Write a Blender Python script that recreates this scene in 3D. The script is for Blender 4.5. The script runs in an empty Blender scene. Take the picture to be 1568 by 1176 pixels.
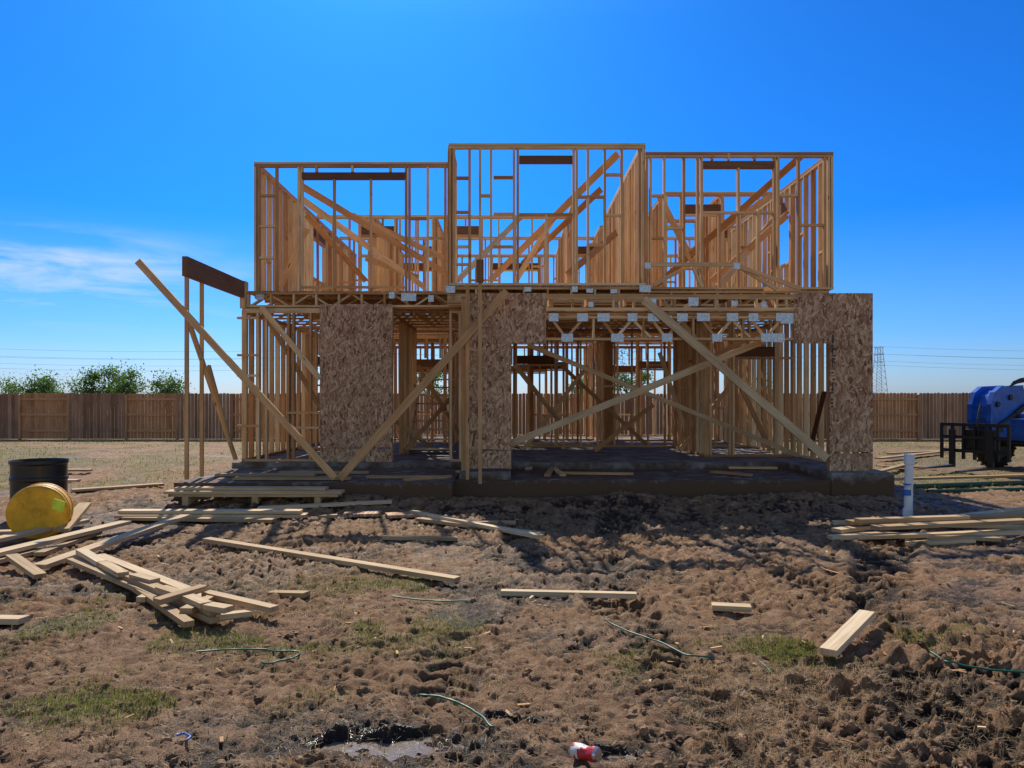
import bpy, math, random
import numpy as np
from mathutils import Vector, Matrix
random.seed(7); rng=np.random.default_rng(7)
F=1177.0; HZ=612.0; CH=1.6
def S(u,v,d):            # image pixel position and distance -> metres
    return Vector(((u-784)*d/F, d, CH+(HZ-v)*d/F))
scene=bpy.context.scene
# ------------------------------------------------------------------ noise
TAB=rng.random((256,256))
def vn(x,y,o=0):
    x=np.asarray(x,float)+o*17.31; y=np.asarray(y,float)+o*5.77
    ix=np.floor(x).astype(int); iy=np.floor(y).astype(int)
    fx=x-ix; fy=y-iy
    fx=fx*fx*fx*(fx*(fx*6-15)+10); fy=fy*fy*fy*(fy*(fy*6-15)+10)
    a=TAB[ix&255,iy&255]; b=TAB[(ix+1)&255,iy&255]; c=TAB[ix&255,(iy+1)&255]; d=TAB[(ix+1)&255,(iy+1)&255]
    return (a*(1-fx)+b*fx)*(1-fy)+(c*(1-fx)+d*fx)*fy
def fbm(x,y,n=4,o=0):
    r=0;a=1;t=0
    for i in range(n):
        cx=math.cos(1.1*i+.4);sx=math.sin(1.1*i+.4)
        r=r+a*vn((x*cx-y*sx)*2**i,(x*sx+y*cx)*2**i,o+i*3); t+=a;a*=.5
    return r/t
def billow(x,y,o=0):
    wx=x+.6*vn(x*1.7,y*1.7,o+40); wy=y+.6*vn(x*1.7,y*1.7,o+50)
    return np.abs(2*fbm(wx,wy,2,o)-1)
def ss(a,b,x):
    t=np.clip((x-a)/(b-a),0,1); return t*t*(3-2*t)
TR=[([(0.75,2.5),(0.95,4.2),(0.8,6.0),(0.9,8.0),(1.5,10.5)],.50,1.0),
    ([(-.25,2.5),(-.4,4.2),(-.15,5.6),(.1,8.5),(.2,11)],.44,.8),
    ([(1.9,3),(2.6,5.2),(3.6,7.5),(4.9,9.8),(7.5,13)],.52,1.05),
    ([(3.9,3.6),(4.4,5.8),(5.3,7.4),(6.6,9.3),(9.4,12)],.52,1.05),
    ([(-9,5.1),(-3,6.3),(2,6.9),(9,7.2)],.42,.5),
    ([(2.9,2.5),(2.9,4.6),(2.5,6.8),(2.9,9.9)],.42,.9)]
def tracks(x,y):
    h=np.zeros_like(x); core=np.zeros_like(x)
    for ti,(pts,w,am) in enumerate(TR):
        P=np.array(pts,float)
        best=np.full(x.shape,1e9); bu=np.zeros_like(x); bv=np.zeros_like(x); s0=0
        tt=np.linspace(0,len(P)-1,24)
        Q=np.stack([np.interp(tt,np.arange(len(P)),P[:,0]),np.interp(tt,np.arange(len(P)),P[:,1])],1)
        for k in range(3):
            Q[1:-1]=(Q[:-2]+2*Q[1:-1]+Q[2:])/4
        for i in range(len(Q)-1):
            a=Q[i];d=Q[i+1]-a;L=np.hypot(*d);d=d/L
            rx=x-a[0];ry=y-a[1]
            t=np.clip(rx*d[0]+ry*d[1],0,L); u=rx*d[1]-ry*d[0]
            dist=np.hypot(rx-t*d[0],ry-t*d[1])
            m=dist<best
            best=np.where(m,dist,best);bu=np.where(m,u,bu);bv=np.where(m,s0+t,bv);s0+=L
        hw=w/2
        bj=best+.12*(fbm(x*5,y*5,2,21+ti)-.5)
        ins=1-ss(hw*.7,hw*1.2,bj)
        berm=np.exp(-((bj-hw*1.25)/.08)**2)
        amp=(.12+.88*ss(.34,.60,fbm(x*1.1,y*1.1,3,77+ti)))*am
        bb=bu+.08*(vn(x*6,y*6,3)-.5); ph=(bv+.13*(fbm(x*4,y*4,2,8)-.5))/.19+np.abs(bb)*3.0+np.where(bb>0,.5,0)
        lug=ss(-.4,.5,np.sin(ph*2*np.pi))*ss(.22,.5,fbm(x*7,y*7,2,31))
        h+=amp*(ins*(-.058+.055*lug)+berm*.035)
        core=np.maximum(core,ins*amp*(1.1-.9*lug))
    return h,core
PUD=[(-.62,3.62,.32,.13),(.47,3.55,.15,.06),(.0,3.9,.12,.05)]
def H(x,y,full=False):
    x=np.asarray(x,float);y=np.asarray(y,float)
    far=1-ss(14,30,np.hypot(x,y))
    rough=ss(.3,.7,fbm(x*.35,y*.35,3,9))
    rough=np.clip(rough+.85*ss(1.0,2.2,x)*(1-ss(4.6,5.6,y))+.3*(1-ss(4.0,5.2,y))+.4*ss(.55,.75,fbm(x*.9,y*.9,2,66)),0,1.7)
    base=.10*(fbm(x*.45,y*.45,3,1)-.5)
    trk,core=tracks(x,y)
    k=(.45+.85*rough)*(1-.6*np.clip(core,0,1))*(.25+.75*far)
    c=k*(.038*(billow(x*2.4,y*2.4,3)-.25)+.042*(billow(x*6.5,y*6.5,5)-.25)+.036*(.5-billow(x*13,y*13,15))+.044*(fbm(x*24,y*24,2,8)-.5))
    h=base*(.3+.7*far)+c+trk*far
    h=h+.15*np.exp(-((y-11.5)/.65)**2)*(1-ss(5.5,6.5,np.abs(x)))*(.7+.6*vn(x*1.2,y,19))
    wet=np.zeros_like(x)
    for px,py,a,b in PUD:
        r=np.sqrt(((x-px)/a)**2+((y-py)/b)**2)+1.0*(fbm(x*7,y*7,3,60)-.5)
        m=1-ss(.7,1.25,r); h=h*(1-m)+m*(-.066+.04*(fbm(x*14,y*14,3,61)-.5)); wet=np.maximum(wet,1-ss(.9,1.9,r))
    inside=(y>11.95)&(y<24.5)&(np.abs(x-.4)<5.2)
    h=np.where(inside,np.minimum(h,.14),h)
    if full: return h,c,core,wet,rough
    return h
def h1(x,y): return float(H(np.array([x]),np.array([y]))[0])
def G(u,v,lift=0.0):
    z=0.0
    for _ in range(2):
        d=F*(CH-z-lift)/(v-HZ); x=(u-784)*d/F; z=max(h1(x,d),0)
    return Vector((x,d,z+lift))
# ------------------------------------------------------------------ node helpers
def newmat(name):
    m=bpy.data.materials.new(name); m.use_nodes=True; nt=m.node_tree
    b=nt.nodes['Principled BSDF']; return m,nt,b
def N(nt,t,**kw):
    n=nt.nodes.new(t)
    for k,v in kw.items():
        if hasattr(n,k): setattr(n,k,v)
        else: n.inputs[k.replace('_',' ')].default_value=v
    return n
def L(nt,a,b): nt.links.new(a,b)
def ramp(nt,fac,stops,interp='LINEAR'):
    r=nt.nodes.new('ShaderNodeValToRGB'); r.color_ramp.interpolation=interp
    e=r.color_ramp.elements
    while len(e)<len(stops): e.new(.5)
    for i,(p,c) in enumerate(stops):
        e[i].position=p; e[i].color=(*c,1) if len(c)==3 else c
    if fac is not None: L(nt,fac,r.inputs[0])
    return r
def mix(nt,fac,a,b,mode='MIX'):
    m=nt.nodes.new('ShaderNodeMix'); m.data_type='RGBA'; m.blend_type=mode
    for s,v in ((m.inputs[0],fac),(m.inputs[6],a),(m.inputs[7],b)):
        if hasattr(v,'links') or hasattr(v,'is_linked'): L(nt,v,s)
        elif isinstance(v,(int,float)): s.default_value=v
        else: s.default_value=(*v,1)
    return m.outputs[2]
def noise(nt,vec,scale,detail=4,rough=.55,dist=0):
    n=nt.nodes.new('ShaderNodeTexNoise'); n.inputs['Scale'].default_value=scale
    n.inputs['Detail'].default_value=detail; n.inputs['Roughness'].default_value=rough; n.inputs['Distortion'].default_value=dist
    if vec is not None: L(nt,vec,n.inputs['Vector'])
    return n.outputs['Fac']
def mapping(nt,vec,scale=(1,1,1),rot=(0,0,0)):
    m=nt.nodes.new('ShaderNodeMapping'); m.inputs['Scale'].default_value=scale; m.inputs['Rotation'].default_value=rot
    L(nt,vec,m.inputs['Vector']); return m.outputs[0]
def bump(nt,b,h,strength=.4,dist=.01):
    n=nt.nodes.new('ShaderNodeBump'); n.inputs['Strength'].default_value=strength; n.inputs['Distance'].default_value=dist
    L(nt,h,n.inputs['Height']); L(nt,n.outputs[0],b.inputs['Normal'])
def wood_mat(name,c0,c1,c2,rough=.75):
    m,nt,b=newmat(name)
    uv=N(nt,'ShaderNodeUVMap'); uv.uv_map='UVMap'
    at=N(nt,'ShaderNodeAttribute'); at.attribute_name='tint'
    g=noise(nt,mapping(nt,uv.outputs[0],(1.6,55,1)),1,4,.6,.6)
    base=ramp(nt,at.outputs['Fac'],[(0,c0),(.5,c1),(1,c2)]).outputs[0]
    gr=ramp(nt,g,[(.3,(.66,.54,.43)),(.55,(1,1,1)),(.75,(1.10,1.08,1.05))]).outputs[0]
    col=mix(nt,.8,base,gr,'MULTIPLY')
    k=noise(nt,mapping(nt,uv.outputs[0],(3,14,1)),1.3,1,.5)
    kn=ramp(nt,k,[(.72,(0,0,0)),(.78,(1,1,1))]).outputs[0]
    col=mix(nt,kn,col,(.16,.075,.03))
    st=noise(nt,mapping(nt,uv.outputs[0],(1.1,3,1)),1.0,4,.6)
    sr=ramp(nt,st,[(.35,(.70,.67,.64)),(.6,(1,1,1))]).outputs[0]
    col=mix(nt,.8,col,sr,'MULTIPLY')
    L(nt,col,b.inputs['Base Color']); b.inputs['Roughness'].default_value=rough
    b.inputs['Specular IOR Level'].default_value=.25
    bump(nt,b,g,.35,.003)
    return m
M_LUM=wood_mat('pine_lumber',(.50,.25,.10),(.78,.49,.24),(.92,.70,.42))
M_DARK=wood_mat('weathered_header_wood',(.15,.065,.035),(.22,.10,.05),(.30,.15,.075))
M_PALE=wood_mat('sun_bleached_lumber',(.46,.30,.15),(.64,.46,.26),(.78,.61,.39))
M_FENCE=wood_mat('cedar_fence_wood',(.27,.15,.09),(.38,.22,.145),(.50,.31,.21))
M_FENCE2=wood_mat('cedar_fence_wood_fresh',(.44,.21,.10),(.53,.28,.14),(.62,.34,.18))
def osb_mat():
    m,nt,b=newmat('osb_board'); tc=N(nt,'ShaderNodeTexCoord'); o=tc.outputs['Object']
    w=N(nt,'ShaderNodeTexNoise'); w.inputs['Scale'].default_value=4; L(nt,o,w.inputs['Vector'])
    vm=N(nt,'ShaderNodeVectorMath'); vm.operation='MULTIPLY_ADD'; L(nt,w.outputs['Color'],vm.inputs[0]); vm.inputs[1].default_value=(.10,.0,.10); L(nt,o,vm.inputs[2])
    cols=None; hs=[]
    for i,(rot,sc) in enumerate([(.5,(36,1,10)),(-.45,(34,1,9)),(.12,(42,1,11)),(.95,(36,1,11)),(-.8,(38,1,11)),(0,(40,1,12))]):
        mr=mapping(nt,vm.outputs[0],(1,1,1),(0,rot,0)); ms=mapping(nt,mr,sc)
        v=N(nt,'ShaderNodeTexVoronoi'); v.inputs['Scale'].default_value=1; L(nt,ms,v.inputs['Vector'])
        sep=N(nt,'ShaderNodeSeparateColor'); L(nt,v.outputs['Color'],sep.inputs[0])
        c=ramp(nt,sep.outputs[0],[(0,(.20,.095,.055)),(.18,(.38,.21,.125)),(.6,(.56,.35,.21)),(1,(.80,.58,.38))]).outputs[0]
        gr=noise(nt,mapping(nt,mr,(160,1,12)),1,3,.6)
        c=mix(nt,.7,c,ramp(nt,gr,[(.3,(.72,.68,.66)),(.65,(1.1,1.1,1.1))]).outputs[0],'MULTIPLY')
        hs.append(sep.outputs[1])
        if cols is None: cols=c
        else:
            msk=ramp(nt,sep.outputs[2],[(.60,(0,0,0)),(.62,(1,1,1))]).outputs[0]
            cols=mix(nt,msk,cols,c)
    lg=ramp(nt,noise(nt,o,1.6,4),[(.3,(.80,.76,.77)),(.7,(1.05,1.03,1))]).outputs[0]
    cols=mix(nt,.8,cols,lg,'MULTIPLY')
    L(nt,cols,b.inputs['Base Color']); b.inputs['Roughness'].default_value=.75; b.inputs['Specular IOR Level'].default_value=.15
    bump(nt,b,hs[0],.3,.003); return m
M_OSB=osb_mat()
def concrete(name,c0,c1,c2):
    m,nt,b=newmat(name); tc=N(nt,'ShaderNodeTexCoord'); o=tc.outputs['Object']
    n=noise(nt,o,2.2,8,.7); n2=noise(nt,o,45,4,.7)
    c=ramp(nt,n,[(.38,c0),(.52,c1),(.66,c2)]).outputs[0]
    c=mix(nt,.6,c,ramp(nt,n2,[(.3,(.5,.5,.5)),(.7,(1.15,1.15,1.15))]).outputs[0],'MULTIPLY')
    sp=N(nt,'ShaderNodeSeparateXYZ'); L(nt,o,sp.inputs[0])
    dn=N(nt,'ShaderNodeMath',operation='MULTIPLY_ADD'); L(nt,noise(nt,o,3.5,6,.75),dn.inputs[0]); dn.inputs[1].default_value=-.62; L(nt,sp.outputs[2],dn.inputs[2])
    dm=ramp(nt,dn.outputs[0],[(.0,(1,1,1)),(.09,(0,0,0))]).outputs[0]
    c=mix(nt,dm,c,(.13,.075,.045))
    L(nt,c,b.inputs['Base Color']); b.inputs['Roughness'].default_value=.9; b.inputs['Specular IOR Level'].default_value=.2; bump(nt,b,n2,.5,.006); return m
M_CONC=concrete('foundation_concrete',(.13,.085,.06),(.24,.205,.18),(.38,.36,.34))
def plain(name,col,rough=.5,metal=0,var=.25,scale=8,spec=.5,bm=.0):
    m,nt,b=newmat(name); tc=N(nt,'ShaderNodeTexCoord')
    n=noise(nt,tc.outputs['Object'],scale,5,.65)
    c=mix(nt,1,col,ramp(nt,n,[(.3,(1-var,)*3),(.7,(1+var*.4,)*3)]).outputs[0],'MULTIPLY')
    L(nt,c,b.inputs['Base Color']); b.inputs['Roughness'].default_value=rough; b.inputs['Metallic'].default_value=metal
    b.inputs['Specular IOR Level'].default_value=spec
    if bm: bump(nt,b,n,bm,.01)
    return m
M_PLATE=plain('galvanised_plate',(.66,.76,.84),.4,.3,.4,30)
M_BLUE=plain('blue_machine_paint',(.012,.12,.56),.35,0,.5,4)
M_BLACK=plain('black_steel',(.02,.02,.022),.5,0,.3,6)
M_RUB=plain('black_rubber',(.03,.028,.026),.8,0,.5,6,.2,.4)
M_YEL=plain('yellow_plastic',(.85,.43,.010),.45,0,.45,5)
M_BPL=plain('black_plastic',(.014,.015,.016),.35,0,.3,5)
M_WHITE=plain('white_pvc',(.82,.83,.84),.35,0,.25,6)
M_TAPE=plain('blue_tape',(.05,.16,.50),.4)
M_GREEN=plain('green_plastic_strap',(.008,.14,.07),.4)
M_NEON=plain('neon_tag',(.75,.90,.05),.5)
M_RED=plain('red_print',(.62,.03,.03),.35,0,.3,60)
M_CANW=plain('white_print',(.75,.72,.68),.4,0,.2,60)
M_ALU=plain('aluminium',(.6,.6,.62),.3,.9)
M_STEEL=plain('tower_steel',(.45,.50,.55),.5,.1)
M_WIRE=plain('power_wire',(.30,.35,.42),.6)
M_BARK=plain('bark',(.09,.065,.045),.9,0,.4,12)
M_GPIPE=plain('green_culvert',(.015,.065,.035),.6)
# ------------------------------------------------------------------ mesh builder
class MB:
    def __init__(s): s.v=[];s.f=[];s.uv=[];s.t=[];s.m=[]
    def board(s,p0,p1,w,t,side=None,mat=0,jit=.0018,tint=None):
        p0=Vector(p0);p1=Vector(p1);ax=(p1-p0);ln=ax.length;ax.normalize()
        if side is None: side=Vector((0,0,1)).cross(ax) if abs(ax.z)<.9 else Vector((1,0,0))
        side=Vector(side); side=(side-ax*side.dot(ax)).normalized(); nr=ax.cross(side)
        j=Vector([random.uniform(-jit,jit) for _ in range(3)])
        w=w*(1+random.uniform(-.01,.01)); t=t*(1+random.uniform(-.02,.02))
        b=len(s.v); off=random.random()*50; tn=random.random() if tint is None else tint
        for e,p in ((0,p0),(1,p1)):
            for a,c in ((-1,-1),(1,-1),(1,1),(-1,1)):
                s.v.append(p+j+side*(a*w/2)+nr*(c*t/2))
        for q,wd in (((0,1,5,4),w),((1,2,6,5),t),((2,3,7,6),w),((3,0,4,7),t)):
            s.f.append([b+i for i in (q[3],q[2],q[1],q[0])])
            s.uv+= [(off+ln,off),(off+ln,off+wd),(off,off+wd),(off,off)]; s.t.append(tn); s.m.append(mat)
        for q in ((0,1,2,3),(7,6,5,4)):
            s.f.append([b+i for i in (q[0],q[1],q[2],q[3])]); s.uv+=[(off,off),(off,off+w),(off+t,off+w),(off+t,off)]; s.t.append(tn*.7); s.m.append(mat)
    def cyl(s,p0,p1,r0,r1=None,n=16,mat=0,cap=True,tint=.5):
        if r1 is None:r1=r0
        p0=Vector(p0);p1=Vector(p1);ax=(p1-p0);ln=ax.length;ax.normalize()
        a=ax.orthogonal().normalized();c=ax.cross(a);b=len(s.v)
        for i in range(n):
            d=a*math.cos(2*math.pi*i/n)+c*math.sin(2*math.pi*i/n)
            s.v.append(p0+d*r0);s.v.append(p1+d*r1)
        for i in range(n):
            j=(i+1)%n; s.f.append([b+2*i,b+2*j,b+2*j+1,b+2*i+1]); s.uv+=[(0,i/n),(0,(i+1)/n),(ln,(i+1)/n),(ln,i/n)]; s.t.append(tint);s.m.append(mat)
        if cap:
            s.f.append([b+2*i for i in range(n)][::-1]); s.uv+=[(0,0)]*n; s.t.append(tint);s.m.append(mat)
            s.f.append([b+2*i+1 for i in range(n)]); s.uv+=[(0,0)]*n; s.t.append(tint);s.m.append(mat)
    def poly(s,pts,mat=0,tint=.5):
        b=len(s.v); s.v+= [Vector(p) for p in pts]; s.f.append(list(range(b,b+len(pts)))); s.uv+=[(p[2],p[0]) for p in pts]; s.t.append(tint); s.m.append(mat)
    def prism(s,pts,dirv,mat=0,tint=.5):
        dirv=Vector(dirv); a=[Vector(p) for p in pts]; c=[p+dirv for p in a]; n=len(a)
        s.poly(a[::-1],mat,tint); s.poly(c,mat,tint)
        for i in range(n): s.poly([a[i],a[(i+1)%n],c[(i+1)%n],c[i]],mat,tint)
    def obj(s,name,mats,parent=None,bevel=0,smooth=False):
        me=bpy.data.meshes.new(name); me.from_pydata([tuple(v) for v in s.v],[],s.f)
        u=me.uv_layers.new(name='UVMap'); u.data.foreach_set('uv',np.array(s.uv,float).ravel())
        a=me.attributes.new('tint','FLOAT','FACE'); a.data.foreach_set('value',np.array(s.t,float))
        for m in mats: me.materials.append(m)
        me.polygons.foreach_set('material_index',s.m); me.update()
        o=bpy.data.objects.new(name,me); scene.collection.objects.link(o)
        if parent: o.parent=parent
        if bevel:
            bm=o.modifiers.new('b','BEVEL'); bm.width=bevel; bm.segments=2; bm.limit_method='ANGLE'
        return o
def empty(name,loc=(0,0,0)):
    e=bpy.data.objects.new(name,None); e.location=loc; scene.collection.objects.link(e); return e
X=Vector((1,0,0));Y=Vector((0,1,0));Z=Vector((0,0,1))
# ------------------------------------------------------------------ HOUSE
house=empty('wooden_house_frame')
Z0=.46; ZC=3.28; Z2=3.62; ZT=6.13; BK=24.0
ST=.042
def wall(mb,a,b,z0,z1,sp=.406,ops=(),th=.095,extra=(),blocks=.0,header=1):
    a=Vector((a[0],a[1],0));b=Vector((b[0],b[1],0));ax=(b-a);ln=ax.length;ax.normalize();nr=ax.cross(Z)
    P=lambda s,z:a+ax*s+Z*z
    mb.board(P(0,z0+.02),P(ln,z0+.02),th,ST,nr)
    mb.board(P(0,z1-.02),P(ln,z1-.02),th,ST,nr); mb.board(P(0,z1-.062),P(ln,z1-.062),th,ST,nr)
    ss_=[.02,ln-.02]; s=sp
    while s<ln-.15:
        ss_.append(s+random.uniform(-.012,.012)); 
        if random.random()<.13: ss_.append(s+.05)
        s+=sp
    ss_+=list(extra)
    for o0,o1,zl,zh in ops: ss_+= [o0-.02,o1+.02,o0-.062,o1+.062]
    prev=None
    for s in sorted(ss_):
        cut=[o for o in ops if o[0]-.001<s<o[1]+.001]
        lean=ax*random.uniform(-.006,.006)
        if cut:
            o=cut[0]
            if o[2]>z0+.1: mb.board(P(s,z0+.04),P(s,o[2]-.04),th,ST,nr)
            if o[3]<z1-.4: mb.board(P(s,o[3]+.24),P(s,z1-.08),th,ST,nr)
        else:
            mb.board(P(s,z0+.04)+lean,P(s,z1-.08)-lean,th,ST,nr)
            if prev and s-prev<.5 and s-prev>.1 and random.random()<blocks:
                zz=z0+(z1-z0)*random.choice([.3,.5,.52,.7])
                mb.board(P(prev+.02,zz),P(s-.02,zz),th,ST,nr)
        prev=s if not cut else None
    for o0,o1,zl,zh in ops:
        if zl>z0+.1: mb.board(P(o0,zl-.02),P(o1,zl-.02),th,ST,nr)
        if header:
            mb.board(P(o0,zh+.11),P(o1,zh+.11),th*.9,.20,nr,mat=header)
            mb.board(P(o0,zh-.02),P(o1,zh-.02),th,ST,nr)
LM=[M_LUM,M_DARK,M_PLATE,M_PALE]
f1=MB()
XL=-4.98; XR=5.80; XG=-.78
wall(f1,(XL,14.3),(XL,BK),Z0,ZC,ops=[(5.2,6.6,1.3,2.5)])
wall(f1,(XR-.05,12.5),(XR-.05,BK),Z0,ZC,sp=.36,ops=[(8.2,9.2,1.4,2.5)])
wall(f1,(XL+.05,14.2),(-2.2,14.2),Z0,ZC,extra=[.25,.9])
wall(f1,(-1.95+.8,14.2),(XG,14.2),Z0,ZC,sp=.2)
wall(f1,(XG,12.5),(XG,18.4),.40,ZC,ops=[(4.2,5.1,.46,2.45)])
wall(f1,(XG,18.5),(XR-.1,18.5),Z0,ZC,ops=[(.9,1.8,.47,2.45)],blocks=.3)
wall(f1,(XL+.1,BK),(XR-.1,BK),Z0,ZC,ops=[(1.5,3.3,1.15,2.45),(4.1,5.9,.47,2.45),(7.2,8.8,1.15,2.45)])
wall(f1,(XL+.1,17.6),(-3.2,17.6),Z0,ZC,blocks=.2)
wall(f1,(-2.3,16.0),(-2.3,18.2),Z0,ZC,blocks=.2)
wall(f1,(-3.1,20.2),(-1.2,20.2),Z0,ZC,ops=[(.5,1.3,.47,2.45)])
wall(f1,(2.4,18.6),(2.4,23.9),Z0,ZC,ops=[(3,4,.47,2.45)])
wall(f1,(2.5,21.2),(XR-.1,21.2),Z0,ZC,ops=[(1,1.8,.47,2.45)])
wall(f1,(.4,19.6),(1.7,19.6),Z0,ZC,sp=.3)
wall(f1,(-1.5,18.6),(-1.5,21.2),Z0,ZC,sp=.3)
wall(f1,(3.9,15.4),(3.9,18.4),Z0,ZC,sp=.35,blocks=.3)
wall(f1,(3.95,15.4),(XR-.15,15.4),Z0,ZC,ops=[(.5,1.3,.47,2.45)],blocks=.3)
wall(f1,(.5,19.7),(.5,22.6),Z0,ZC,sp=.35)
wall(f1,(-4.8,21.6),(2.3,21.6),Z0,ZC,ops=[(2.6,4.2,.47,2.45),(5.4,6.3,1.2,2.45)],blocks=.2)
for i in range(9):
    f1.board((-2.2,16.3+i*.26,.56+i*.19),(-1.3,16.3+i*.26,.56+i*.19),.27,.03,Y)
for xx in (-2.2,-1.3): f1.board((xx,16.1,.45),(xx,18.7,2.3),.04,.25,X)
for v in (487,544,652,575): f1.board(S(364,v,14.18),S(396,v,14.18),.09,.04,Y)
for v in (632,655): f1.board(S(440,v,14.16),S(490,v,14.16),.04,.09,Z)
YG=12.45
for u in (718,726,781): f1.board(S(u,718,YG),S(u,458,YG),.09,ST,Y)
for u in (1270,1280,1330,1322): f1.board(S(u,722,YG+.06),S(u,456,YG+.06),.09,ST,Y)
xa=S(836,0,YG).x; xb=S(1217,0,YG).x
f1.board((-.74,YG+.06,3.29),(XR,YG+.06,3.29),.09,.04,Y); f1.board((xa,YG,3.245),(xb,YG,3.245),.09,.04,Y)
f1.board((xa,YG,3.06),(xb,YG,3.06),.09,.05,Y); f1.board((0,YG+.06,2.99),(XR,YG+.06,2.99),.09,.04,Y)
x=xa+.1
while x<xb: 
    f1.board((x,YG,3.08),(x,YG,3.225),.09,.035,Y); x+=.33
zt,zb=2.93,2.58
for yy in (YG,YG+.12):
    f1.board((xa-.05,yy,zt),(xb,yy,zt),.09,.04,Y); f1.board((xa-.6,yy,zb),(5.1,yy,zb),.09,.04,Y)
n=5; step=(xb-xa)/n
for i in range(n):
    a=xa+i*step+.12; m1=a+step*.25; m2=a+step*.58
    f1.board((a-.02,YG,zt-.03),(m1,YG,zb+.03),.045,.04,Y); f1.board((m1+.02,YG,zb+.03),(m2,YG,zt-.03),.045,.04,Y)
    f1.board((m2+.18,YG,zb+.02),(m2+.18,YG,zt-.02),.08,.035,Y)
    f1.board((m2+.0,YG,zt-.03),(a+step-.04,YG,zb+.03),.045,.04,Y) if i%2 else None
    for (px,pz) in ((a,zt-.01),(m1+.02,zb+.01),(m2,zt-.01)):
        w=random.uniform(.14,.21); f1.board((px-w/2,YG-.052,pz+.01),(px+w/2,YG-.052,pz+.01),.006,.13,Y,mat=2)
f1.board((xb-.25,YG-.052,zt-.02),(xb-.03,YG-.052,zt-.02),.006,.17,Y,mat=2)
f1.board((xb-.38,YG-.052,zb+.02),(xb-.18,YG-.052,zb+.02),.006,.14,Y,mat=2)
x=-.6
while x<XR-.1:
    f1.board((x,YG+.06,3.20),(x,14.1,3.20),.04,.13,X); x+=.61
f1.obj('ground_floor_framing',LM,house)
def sheet(pts,y,th=.012,name='osb_sheathing'):
    mb=MB(); mb.prism([(p[0],y,p[1]) for p in pts],(0,-th,0)); return mb.obj(name,[M_OSB],house,bevel=.0015)
d=12.39
U=lambda u,d:(u-784)*d/F
Vz=lambda v,d:CH+(HZ-v)*d/F
sheet([(U(714,d),Vz(688,d)),(U(782,d),Vz(688,d)),(U(782,d),Vz(526,d)),(U(836,d),Vz(526,d)),(U(836,d),Vz(449,d)),(U(714,d),Vz(449,d))],d)
sheet([(U(714,d),Vz(717,d)),(U(782,d),Vz(717,d)),(U(782,d),Vz(690,d)),(U(714,d),Vz(690,d))],d-.001)
sheet([(U(1270,d),Vz(692,d)),(U(1336,d),Vz(692,d)),(U(1336,d),Vz(449,d)),(U(1216,d),Vz(449,d)),(U(1216,d),Vz(526,d)),(U(1270,d),Vz(526,d))],d)
sheet([(U(1270,d),Vz(722,d)),(U(1336,d),Vz(722,d)),(U(1336,d),Vz(694,d)),(U(1270,d),Vz(694,d))],d-.001)
d=14.12
sheet([(U(490,d),Vz(685,d)),(U(601,d),Vz(685,d)),(U(601,d),Vz(466,d)),(U(490,d),Vz(466,d))],d)
sheet([(U(490,d),Vz(708,d)),(U(601,d),Vz(708,d)),(U(601,d),Vz(687,d)),(U(490,d),Vz(687,d))],d-.001)
pr=MB()
for i in range(26):
    if random.random()<.8:
        v=508+i*5.2; pr.board(S(1272+random.choice([0,2,3]),v,12.37),S(1279-random.choice([0,2,3]),v,12.37),.002,.022,Y)
for v in (512,530,548,585): pr.board(S(1275,v,12.369),S(1275,v+14,12.369),.002,.014,Y)
pr.obj('sheathing_print',[M_BLACK],house)
ft=MB()
y=14.3
while y<BK:
    a,b=XL,XR
    ft.board((a,y,ZC+.02),(b,y,ZC+.02),.09,.038,Y); ft.board((a,y,Z2-.045),(b,y,Z2-.045),.09,.038,Y)
    x=a+.1; up=True
    while x+.38<b:
        ft.board((x,y,ZC+.04 if up else Z2-.06),(x+.38,y,Z2-.06 if up else ZC+.04),.085,.035,Y); x+=.38; up=not up
    y+=.61
for (x0,x1,y) in ((XL,-1.1,14.25),(-1.15,2.4,13.62),(2.4,XR,14.1)):
    ft.board((x0,y,Z2-.05),(x1,y,Z2-.05),.09,.04,Y); ft.board((x0,y,ZC+.05),(x1,y,ZC+.05),.09,.04,Y)
    x=x0+.1
    while x<x1: ft.board((x,y,ZC+.06),(x,y,Z2-.07),.09,.035,Y); x+=.42
for yy in (13.68,14.0): ft.board((-1.15,yy,ZC+.1),(2.4,yy,ZC+.1),.04,.2,Y)
for u,v,dd,w,h in ((626,455,13.9,.27,.14),(600,452,13.9,.1,.12),(690,443,13.5,.16,.12),(808,443,13.5,.12,.08),(880,443,13.5,.1,.1),(903,445,13.5,.12,.07),(940,446,13.5,.12,.07),(988,442,13.4,.2,.12),(1062,462,12.38,.16,.14),(1022,487,12.36,.14,.08),(1000,462,12.38,.1,.1),(1125,464,12.38,.1,.08),(1170,466,12.38,.08,.08),(905,466,12.38,.08,.08),(398,455,14.15,.14,.1),(1128,407,13.36,.11,.11),(992,407,13.36,.1,.1),(1215,452,13.9,.12,.08),(660,457,13.9,.1,.12)):
    p=S(u,v,dd); ft.board(p-X*w/2,p+X*w/2,.006,h,Y,mat=2)
ft.obj('floor_trusses',LM,house)
dk=MB()
for (x0,x1,y0) in ((XL,-1.12,14.25),(-1.12,2.4,13.6),(2.4,XR,14.1)):
    yy=y0
    while yy<BK-.1:
        y1=min(yy+1.22,BK)
        if not (x0<-2 and 17.0<yy<19.2) and not (x0>2 and 18.5<yy<21.5) and not (-2<x0<0 and 20<yy<22.4):  # gaps in the deck added to let light into the ground floor
            dk.prism([(x0+.002,yy+.002,Z2-.022),(x1-.002,yy+.002,Z2-.022),(x1-.002,y1-.002,Z2-.022),(x0+.002,y1-.002,Z2-.022)],(0,0,.018))
        yy+=1.22
dk.obj('subfloor_deck',[M_OSB],house)
f2=MB()
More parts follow.
